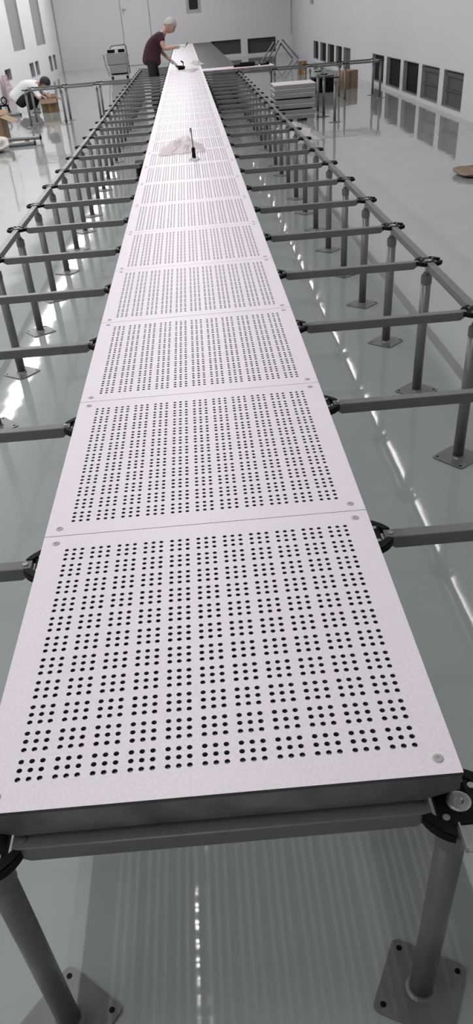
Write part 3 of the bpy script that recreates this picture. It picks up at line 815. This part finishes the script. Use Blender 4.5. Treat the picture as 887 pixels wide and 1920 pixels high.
def head_mesh(hh, name):
    """head with face, looking along +x, base at origin (centre of head); hh = head height"""
    bm = bmesh.new(); bmesh.ops.create_icosphere(bm, subdivisions=5, radius=1)
    def g(x, c, w): return math.exp(-((x-c)/w)**2)
    for v in bm.verts:
        x, y, z = v.co
        fx = max(0, x)
        X = x*.43; Y = y*.335; Z = z*.5
        # narrow jaw, chin forward, cranium to the back
        j = max(0, -z)
        Y *= 1-.38*j**1.3; X *= 1-.18*j if x > 0 else 1-.42*j
        X += .02*fx*g(z, -.85, .25)
        # brow, eye sockets, nose, mouth
        X += .030*fx*g(z, .14, .09)*g(y, 0, .6)
        X -= .038*fx*(g(y, .36, .16)+g(y, -.36, .16))*g(z, -.02, .11)
        X += .085*fx**3*g(y, 0, .11)*g(z, -.30, .13)+.045*fx**3*g(y, 0, .09)*g(z, -.12, .14)
        X += .022*fx*g(y, 0, .28)*g(z, -.56, .05)+.022*fx*g(y, 0, .26)*g(z, -.67, .05)
        X += .02*fx*g(z, -.88, .1)*g(y, 0, .3)
        # cheekbones
        Y += math.copysign(.02, y)*g(z, -.2, .2)*g(x, .6, .3)
        v.co = Vector((X, Y, Z))*hh
    for s in (-1, 1):   # ears
        e = bmesh.ops.create_icosphere(bm, subdivisions=3, radius=1)
        for v in e['verts']:
            c = v.co; d = math.hypot(c.x, c.z)
            v.co = Vector((-.02+c.x*.055-.02*c.z*.3, s*(.33+c.y*.03+.03*d), -.05+c.z*.10))*hh
    me = mesh_from(bm, name)
    for p in me.polygons: p.use_smooth = True
    return me
def hair_mesh(hh, name, front=.2, side=-.1, back=-.45, thick=.03, top_cut=None):
    bm = bmesh.new(); bmesh.ops.create_icosphere(bm, subdivisions=4, radius=1)
    kill = []
    for v in bm.verts:
        x, y, z = v.co
        lim = front if x > .45 else side if x > -.1 else back
        t_ = (x+1)/2
        lim = back*(1-t_)+front*t_ if not (-.1 < x < .4) else side + (front-side)*max(0, (x+.1)/.5)
        if z < lim-.05: kill.append(v)
        elif top_cut is not None and z > top_cut and x > -.55: kill.append(v)
        j = max(0, -z)
        k = 1+thick
        v.co = Vector((x*.43*k*(1 if x > 0 else 1-.25*j)+random.gauss(0, .003), y*.345*k*(1-.25*j), z*.505*k))*hh
    bmesh.ops.delete(bm, geom=kill, context='VERTS')
    bmesh.ops.solidify(bm, geom=bm.faces[:], thickness=-.018*hh*2)
    bmesh.ops.recalc_face_normals(bm, faces=bm.faces[:])
    me = mesh_from(bm, name)
    for p in me.polygons: p.use_smooth = True
    return me
def join_into(bm, me, M4):
    b2 = bmesh.new(); b2.from_mesh(me); b2.transform(M4)
    tmp = bpy.data.meshes.new('tmp'); b2.to_mesh(tmp); b2.free(); bm.from_mesh(tmp); bpy.data.meshes.remove(tmp)

def hand_chains(wrist, d, palm_n, L=.17, r=.0085, curl=.5, side=1):
    """palm plus five fingers; d pointing direction, palm_n palm-facing normal, returns chains in world space"""
    w = Vector(wrist); d = Vector(d).normalized(); nrm = Vector(palm_n); nrm = (nrm-d*nrm.dot(d)).normalized(); s = d.cross(nrm)*side
    def pt(v, rx, ry=None): return (v.x, v.y, v.z, rx, ry or rx)
    pc = w + d*L*.28
    ch = [[pt(w, .022, .017), pt(pc, .036, .014), pt(w+d*L*.46, .036, .012)]]
    base = w + d*L*.44
    out = [ch[0]]
    for k, (off, ln) in enumerate(((.028, .42), (.010, .48), (-.009, .45), (-.027, .35))):
        b = base + s*off - d*.01; l = L*ln; pts = [pt(w+d*L*.30+s*off*.9, r)]; p = b; dirv = d.copy()
        pts.append(pt(b, r))
        for q, fr in enumerate((.42, .32, .26)):
            dirv = (dirv + nrm*curl*(.5+.3*q)).normalized(); p = p + dirv*l*fr; pts.append(pt(p, r*(1-.1*q)))
        out.append(pts)
    tb = w + d*L*.12 + s*.018; td = (d*.6+s*.75+nrm*.25).normalized(); p1 = tb+td*L*.20; p2 = p1+(td*.5+d*.6+nrm*.3).normalized()*L*.17; p3 = p2 + (d*.8+nrm*.4).normalized()*L*.13
    out.append([pt(tb, r*1.2), pt(p1, r*1.15), pt(p2, r), pt(p3, r*.9)])
    return out
def merged_hand(hc, name):
    bm = bmesh.new()
    for k, c in enumerate(hc):
        me = skin_mesh([c], name+'p', 2); bm.from_mesh(me); bpy.data.meshes.remove(me)
    return mesh_from(bm, name)

def person_a():
    ox, oy = 0, 0
    P = thing('person', 'standing grey-haired man in maroon short-sleeved shirt bending over the far walkway with a tool', 'person', (-.58, 15.3, 0))
    def rel(ch): return [[(p[0]+.58, p[1]-15.3, *p[2:]) for p in c] for c in ch]
    hd_c = Vector((-.19, 15.27, 1.215)); hh = .232; pitch = .78; yaw = -.2
    nk = (-.315, 15.29, 1.125, .055)
    pel = (-.560, 15.30, .74, .075, .09)
    sp1 = (-.55, 15.30, .84, .09, .11); sp2 = (-.50, 15.30, .95, .112, .14); chs = (-.42, 15.295, 1.05, .10, .14)
    sR, sL = (-.375, 15.135, 1.075, .055), (-.36, 15.45, 1.075, .055)
    eR, wR = (-.315, 15.08, .905, .038), (-.075, 15.05, .925, .025)
    eL, wL = (-.375, 15.43, .85, .036), (-.20, 15.33, .70, .025)
    hR, hL = (-.570, 15.225, .68, .058), (-.545, 15.385, .68, .058)
    kR, kL = (-.560, 15.20, .40, .052), (-.510, 15.41, .40, .052)
    aR, aL = (-.595, 15.20, .075, .036), (-.535, 15.41, .075, .036)
    body = [[pel, sp1, sp2, chs, nk, (-.25, 15.28, 1.165, .048)],
            [chs, sR, eR, wR], [chs, sL, eL, wL], [pel, hR, kR, aR], [pel, hL, kL, aL],
            [aR, (-.50, 15.19, .035, .03)], [aL, (-.44, 15.41, .035, .03)]]
    bme = skin_mesh(rel(body), 'body')
    bm = bmesh.new(); bm.from_mesh(bme)
    HM = Matrix.Translation(hd_c-Vector((-.58, 15.3, 0))) @ Euler((0, pitch, yaw)).to_matrix().to_4x4()
    join_into(bm, head_mesh(hh, 'h'), HM)
    me = mesh_from(bm, 'body'); 
    for p in me.polygons: p.use_smooth = True
    b = link('body', me, 'skin', P)
    def onhead(nm, me_, m):
        o = link(nm, me_, m, P); o.matrix_local = HM; return o
    # fringe of grey hair around a bald crown, darker front
    onhead('hair', hair_mesh(hh, 'hairA', front=.58, side=-.05, back=-.5, thick=.012), 'hair_grey')
    for s in (-1, 1):
        bm = bmesh.new(); bmesh.ops.create_uvsphere(bm, u_segments=12, v_segments=8, radius=.0075); e = onhead('eye', mesh_from(bm, 'eye'), 'eye'); e.matrix_local = HM @ Matrix.Translation((.392*hh, s*.118*hh, -.01*hh))
    bm = bmesh.new(); bmesh.ops.create_uvsphere(bm, u_segments=12, v_segments=8, radius=1)
    for v in bm.verts: v.co = Vector((v.co.x*.008, v.co.y*.024, v.co.z*.005))
    e = onhead('mouth', mesh_from(bm, 'mouth'), 'lip'); e.matrix_local = HM @ Matrix.Translation((.342*hh, 0, -.300*hh))
    def grow(p, k, e=0): return (*p[:3], *[r*k+e for r in p[3:]])
    sh = [[(-.578, 15.30, .655, .142, .185), (-.560, 15.30, .78, .134, .175), (-.55, 15.30, .84, .128, .160), grow(sp2, 1.12), grow(chs, 1.10), (-.345, 15.29, 1.105, .072)],
          [grow(chs, 1.1), grow(sR, 1.25), (-.335, 15.10, .965, .062)], [grow(chs, 1.1), grow(sL, 1.25), (-.37, 15.44, .94, .062)]]
    link('shirt', skin_mesh(rel(sh), 'shirt'), 'maroon', P)
    bm = bmesh.new(); R = dir_matrix((.5, 0, .85)); add_lathe(bm, [(.066, -.03), (.062, .004), (.056, .008)], 20, cap=False, axis=R, origin=(-.338+.58, -.01, 1.112)); bmesh.ops.solidify(bm, geom=bm.faces[:], thickness=.004)
    link('collar', mesh_from(bm, 'collarA'), 'maroon', P)
    tr = [[(-.567, 15.30, .76, .11, .125), grow(pel, 1.1)], ]
    pel2 = (-.570, 15.30, .765, .112, .128)
    tr = [[(-.560, 15.30, .83, .108, .125), pel2, (-.572, 15.235, .70, .080), (-.57, 15.20, .55, .078), grow(kR, 1.25), (-.588, 15.20, .22, .056), (-.595, 15.20, .06, .056)],
          [pel2, (-.548, 15.375, .70, .080), (-.53, 15.40, .55, .078), grow(kL, 1.25), (-.527, 15.41, .22, .056), (-.535, 15.41, .06, .056)]]
    link('trousers', skin_mesh(rel(tr), 'trousers'), 'trouser', P)
    for (ax, ay) in ((-.595, 15.20), (-.535, 15.41)):
        me = skin_mesh(rel([[(ax-.03, ay, .042, .036, .036), (ax+.06, ay-.005, .036, .042, .032), (ax+.15, ay-.01, .028, .038, .024), (ax+.18, ay-.01, .025, .028, .02)]]), 'shoe')
        link('shoe', me, 'shoe', P)
    for wst, dd, nn, cu, sd2 in ((wR, (.9, .1, .12), (0, .2, -1), .75, 1), (wL, (.75, -.1, -.55), (.2, -.5, -.8), .7, -1)):
        hc = hand_chains(wst[:3], dd, nn, L=.16, curl=cu, side=sd2, r=.010)
        link('glove', merged_hand(rel(hc), 'glove'), 'glove', P)
        R = dir_matrix(dd); bm = bmesh.new(); o_ = Vector(wst[:3])-Vector((-.58, 15.3, 0)); add_lathe(bm, [(.031, -.035), (.030, 0), (.028, .02)], 16, cap=False, axis=R, origin=o_); bmesh.ops.solidify(bm, geom=bm.faces[:], thickness=.004)
        link('glove_cuff', mesh_from(bm, 'cuff'), 'glove', P)
    return P
person_a()
# tool in the lower hand: black round-bodied sander
tl = thing('hand_tool', 'black hand tool with round body held on the far walkway by the standing man', 'tool', (-.065, 15.20, TOP+.001), .4)
bm = bmesh.new(); add_tube(bm, [(.075*math.cos(a), .05*math.sin(a), .035+.02*math.sin(a*.5)) for a in [k*2*PI/20 for k in range(16)]], .012, 8); link('guard', mesh_from(bm, 'tguard'), 'black', tl)
link('body', mesh_from(boxm((.0, -.02, .022), (.12, .05, .04), .01), 'tbody'), 'black', tl)
bm = bmesh.new(); add_tube(bm, [(.045, .0, .042), (.055, .01, .10), (.02, .02, .125)], .013, 8); link('grip', mesh_from(bm, 'tgrip'), 'black', tl)
pn = thing('marker_pen', 'small dark pen held up in the outstretched gloved hand of the standing man', 'pen', (.055, 15.06, .925))
bm = bmesh.new(); add_tube(bm, [(0, 0, 0), (.035, .0, .045)], .007, 8); link('barrel', mesh_from(bm, 'penb'), 'black', pn)
bm = bmesh.new(); add_tube(bm, [(-.01, 0, -.012), (0, 0, 0)], .005, 8); link('tip', mesh_from(bm, 'pent'), 'zinc', pn)

def person_b():
    B0 = Vector((-3.12, 17.25, 0))
    P = thing('person', 'crouching person in white top and dark trousers reaching into the open cardboard box', 'person', tuple(B0))
    def rel(ch): return [[(p[0]-B0.x, p[1]-B0.y, *p[2:]) for p in c] for c in ch]
    pel = (-3.35, 17.28, .21, .085, .095)
    sp1 = (-3.32, 17.28, .31, .11, .13); sp2 = (-3.20, 17.27, .41, .115, .14); chs = (-3.04, 17.25, .455, .10, .13)
    nk = (-2.91, 17.22, .46, .05)
    sR, sL = (-3.00, 17.10, .42, .055), (-2.98, 17.40, .42, .055)
    eR, wR = (-2.93, 17.02, .25, .038), (-2.83, 16.93, .27, .026)
    eL, wL = (-2.85, 17.36, .27, .038), (-2.72, 17.02, .30, .026)
    hR, hL = (-3.31, 17.21, .20, .060), (-3.31, 17.37, .20, .060)
    kR, kL = (-3.02, 17.10, .33, .062), (-3.0, 17.42, .33, .062)
    aR, aL = (-3.16, 17.12, .07, .04), (-3.14, 17.40, .07, .04)
    body = [[pel, sp1, sp2, chs, nk, (-2.86, 17.20, .455, .045)], [chs, sR, eR, wR], [chs, sL, eL, wL],
            [pel, hR, kR, aR, (-3.05, 17.11, .035, .032)], [pel, hL, kL, aL, (-3.03, 17.41, .035, .032)]]
    bm = bmesh.new(); bm.from_mesh(skin_mesh(rel(body), 'bodyB'))
    hh = .215; HM = Matrix.Translation(Vector((-2.79, 17.17, .465))-B0) @ Euler((0, .95, -.25)).to_matrix().to_4x4()
    join_into(bm, head_mesh(hh, 'h2'), HM)
    me = mesh_from(bm, 'bodyB')
    for p in me.polygons: p.use_smooth = True
    link('body', me, 'skin', P)
    o = link('hair', hair_mesh(hh, 'hairB', front=.25, side=-.25, back=-.75, thick=.09), 'hair_black', P); o.matrix_local = HM
    for s in (-1, 1):
        bm = bmesh.new(); bmesh.ops.create_uvsphere(bm, u_segments=10, v_segments=8, radius=.0075); e = link('eye', mesh_from(bm, 'eyeb'), 'eye', P); e.matrix_local = HM @ Matrix.Translation((.392*hh, s*.118*hh, -.01*hh))
    def grow(p, k): return (*p[:3], *[r*k for r in p[3:]])
    sh = [[(-3.46, 17.28, .17, .14, .19), (-3.40, 17.28, .26, .14, .18), grow(sp1, 1.2), grow(sp2, 1.15), grow(chs, 1.15), (-2.95, 17.23, .46, .07)],
          [grow(chs, 1.15), grow(sR, 1.25), grow(eR, 1.45), (-2.86, 16.95, .265, .045)], [grow(chs, 1.15), grow(sL, 1.25), grow(eL, 1.45), (-2.75, 17.08, .295, .045)]]
    link('shirt', skin_mesh(rel(sh), 'shirtB'), 'white_cotton', P)
    tr = [[(-3.39, 17.28, .26, .118, .135), (-3.37, 17.28, .17, .125, .14), (-3.34, 17.20, .18, .105), grow(kR, 1.3), (-3.10, 17.11, .18, .075), (-3.155, 17.12, .075, .062), (-3.16, 17.12, .045, .058)],
          [(-3.37, 17.28, .17, .125, .14), (-3.34, 17.38, .18, .105), grow(kL, 1.3), (-3.07, 17.41, .18, .075), (-3.135, 17.40, .075, .062), (-3.14, 17.40, .045, .058)]]
    link('trousers', skin_mesh(rel(tr), 'trousersB'), 'trouser', P)
    for ax, ay in ((-3.16, 17.12), (-3.14, 17.40)):
        link('shoe', skin_mesh(rel([[(ax-.05, ay, .04, .036, .036), (ax+.05, ay, .035, .042, .032), (ax+.14, ay, .026, .036, .024)]]), 'shoeB'), 'shoe_white', P)
    for wst, dd, sd2 in ((wR, (.7, -.5, -.4), 1), (wL, (.2, -.8, -.5), -1)):
        link('hand', merged_hand(rel(hand_chains(wst[:3], dd, (0, -.2, -1), L=.15, curl=.5, side=sd2)), 'handB'), 'skin', P)
person_b()

# ------------------------------------------------------------------ camera
cam = bpy.data.cameras.new('camera'); co = bpy.data.objects.new('camera', cam); COL.objects.link(co)
co.location = (0.0389876755, -0.542555207, 0.741567060 + TOP)
co.rotation_euler = (0.904803173, 0.0655116329, -0.0574643453)
cam.sensor_fit = 'VERTICAL'; cam.sensor_height = 36; cam.lens = 1370.83622/1920*36
cam.shift_x = 1.859/1920; cam.shift_y = 138.82/1920
cam.clip_start = .02; cam.clip_end = 100
SC.camera = co
w = bpy.data.worlds.new('world'); SC.world = w; w.use_nodes = True
w.node_tree.nodes['Background'].inputs['Color'].default_value = (.5, .5, .5, 1); w.node_tree.nodes['Background'].inputs['Strength'].default_value = .1
SC.view_settings.view_transform = 'Standard'; SC.view_settings.look = 'None'; SC.view_settings.exposure = -0.12; SC.view_settings.gamma = 1
SC.view_settings.use_curve_mapping = False
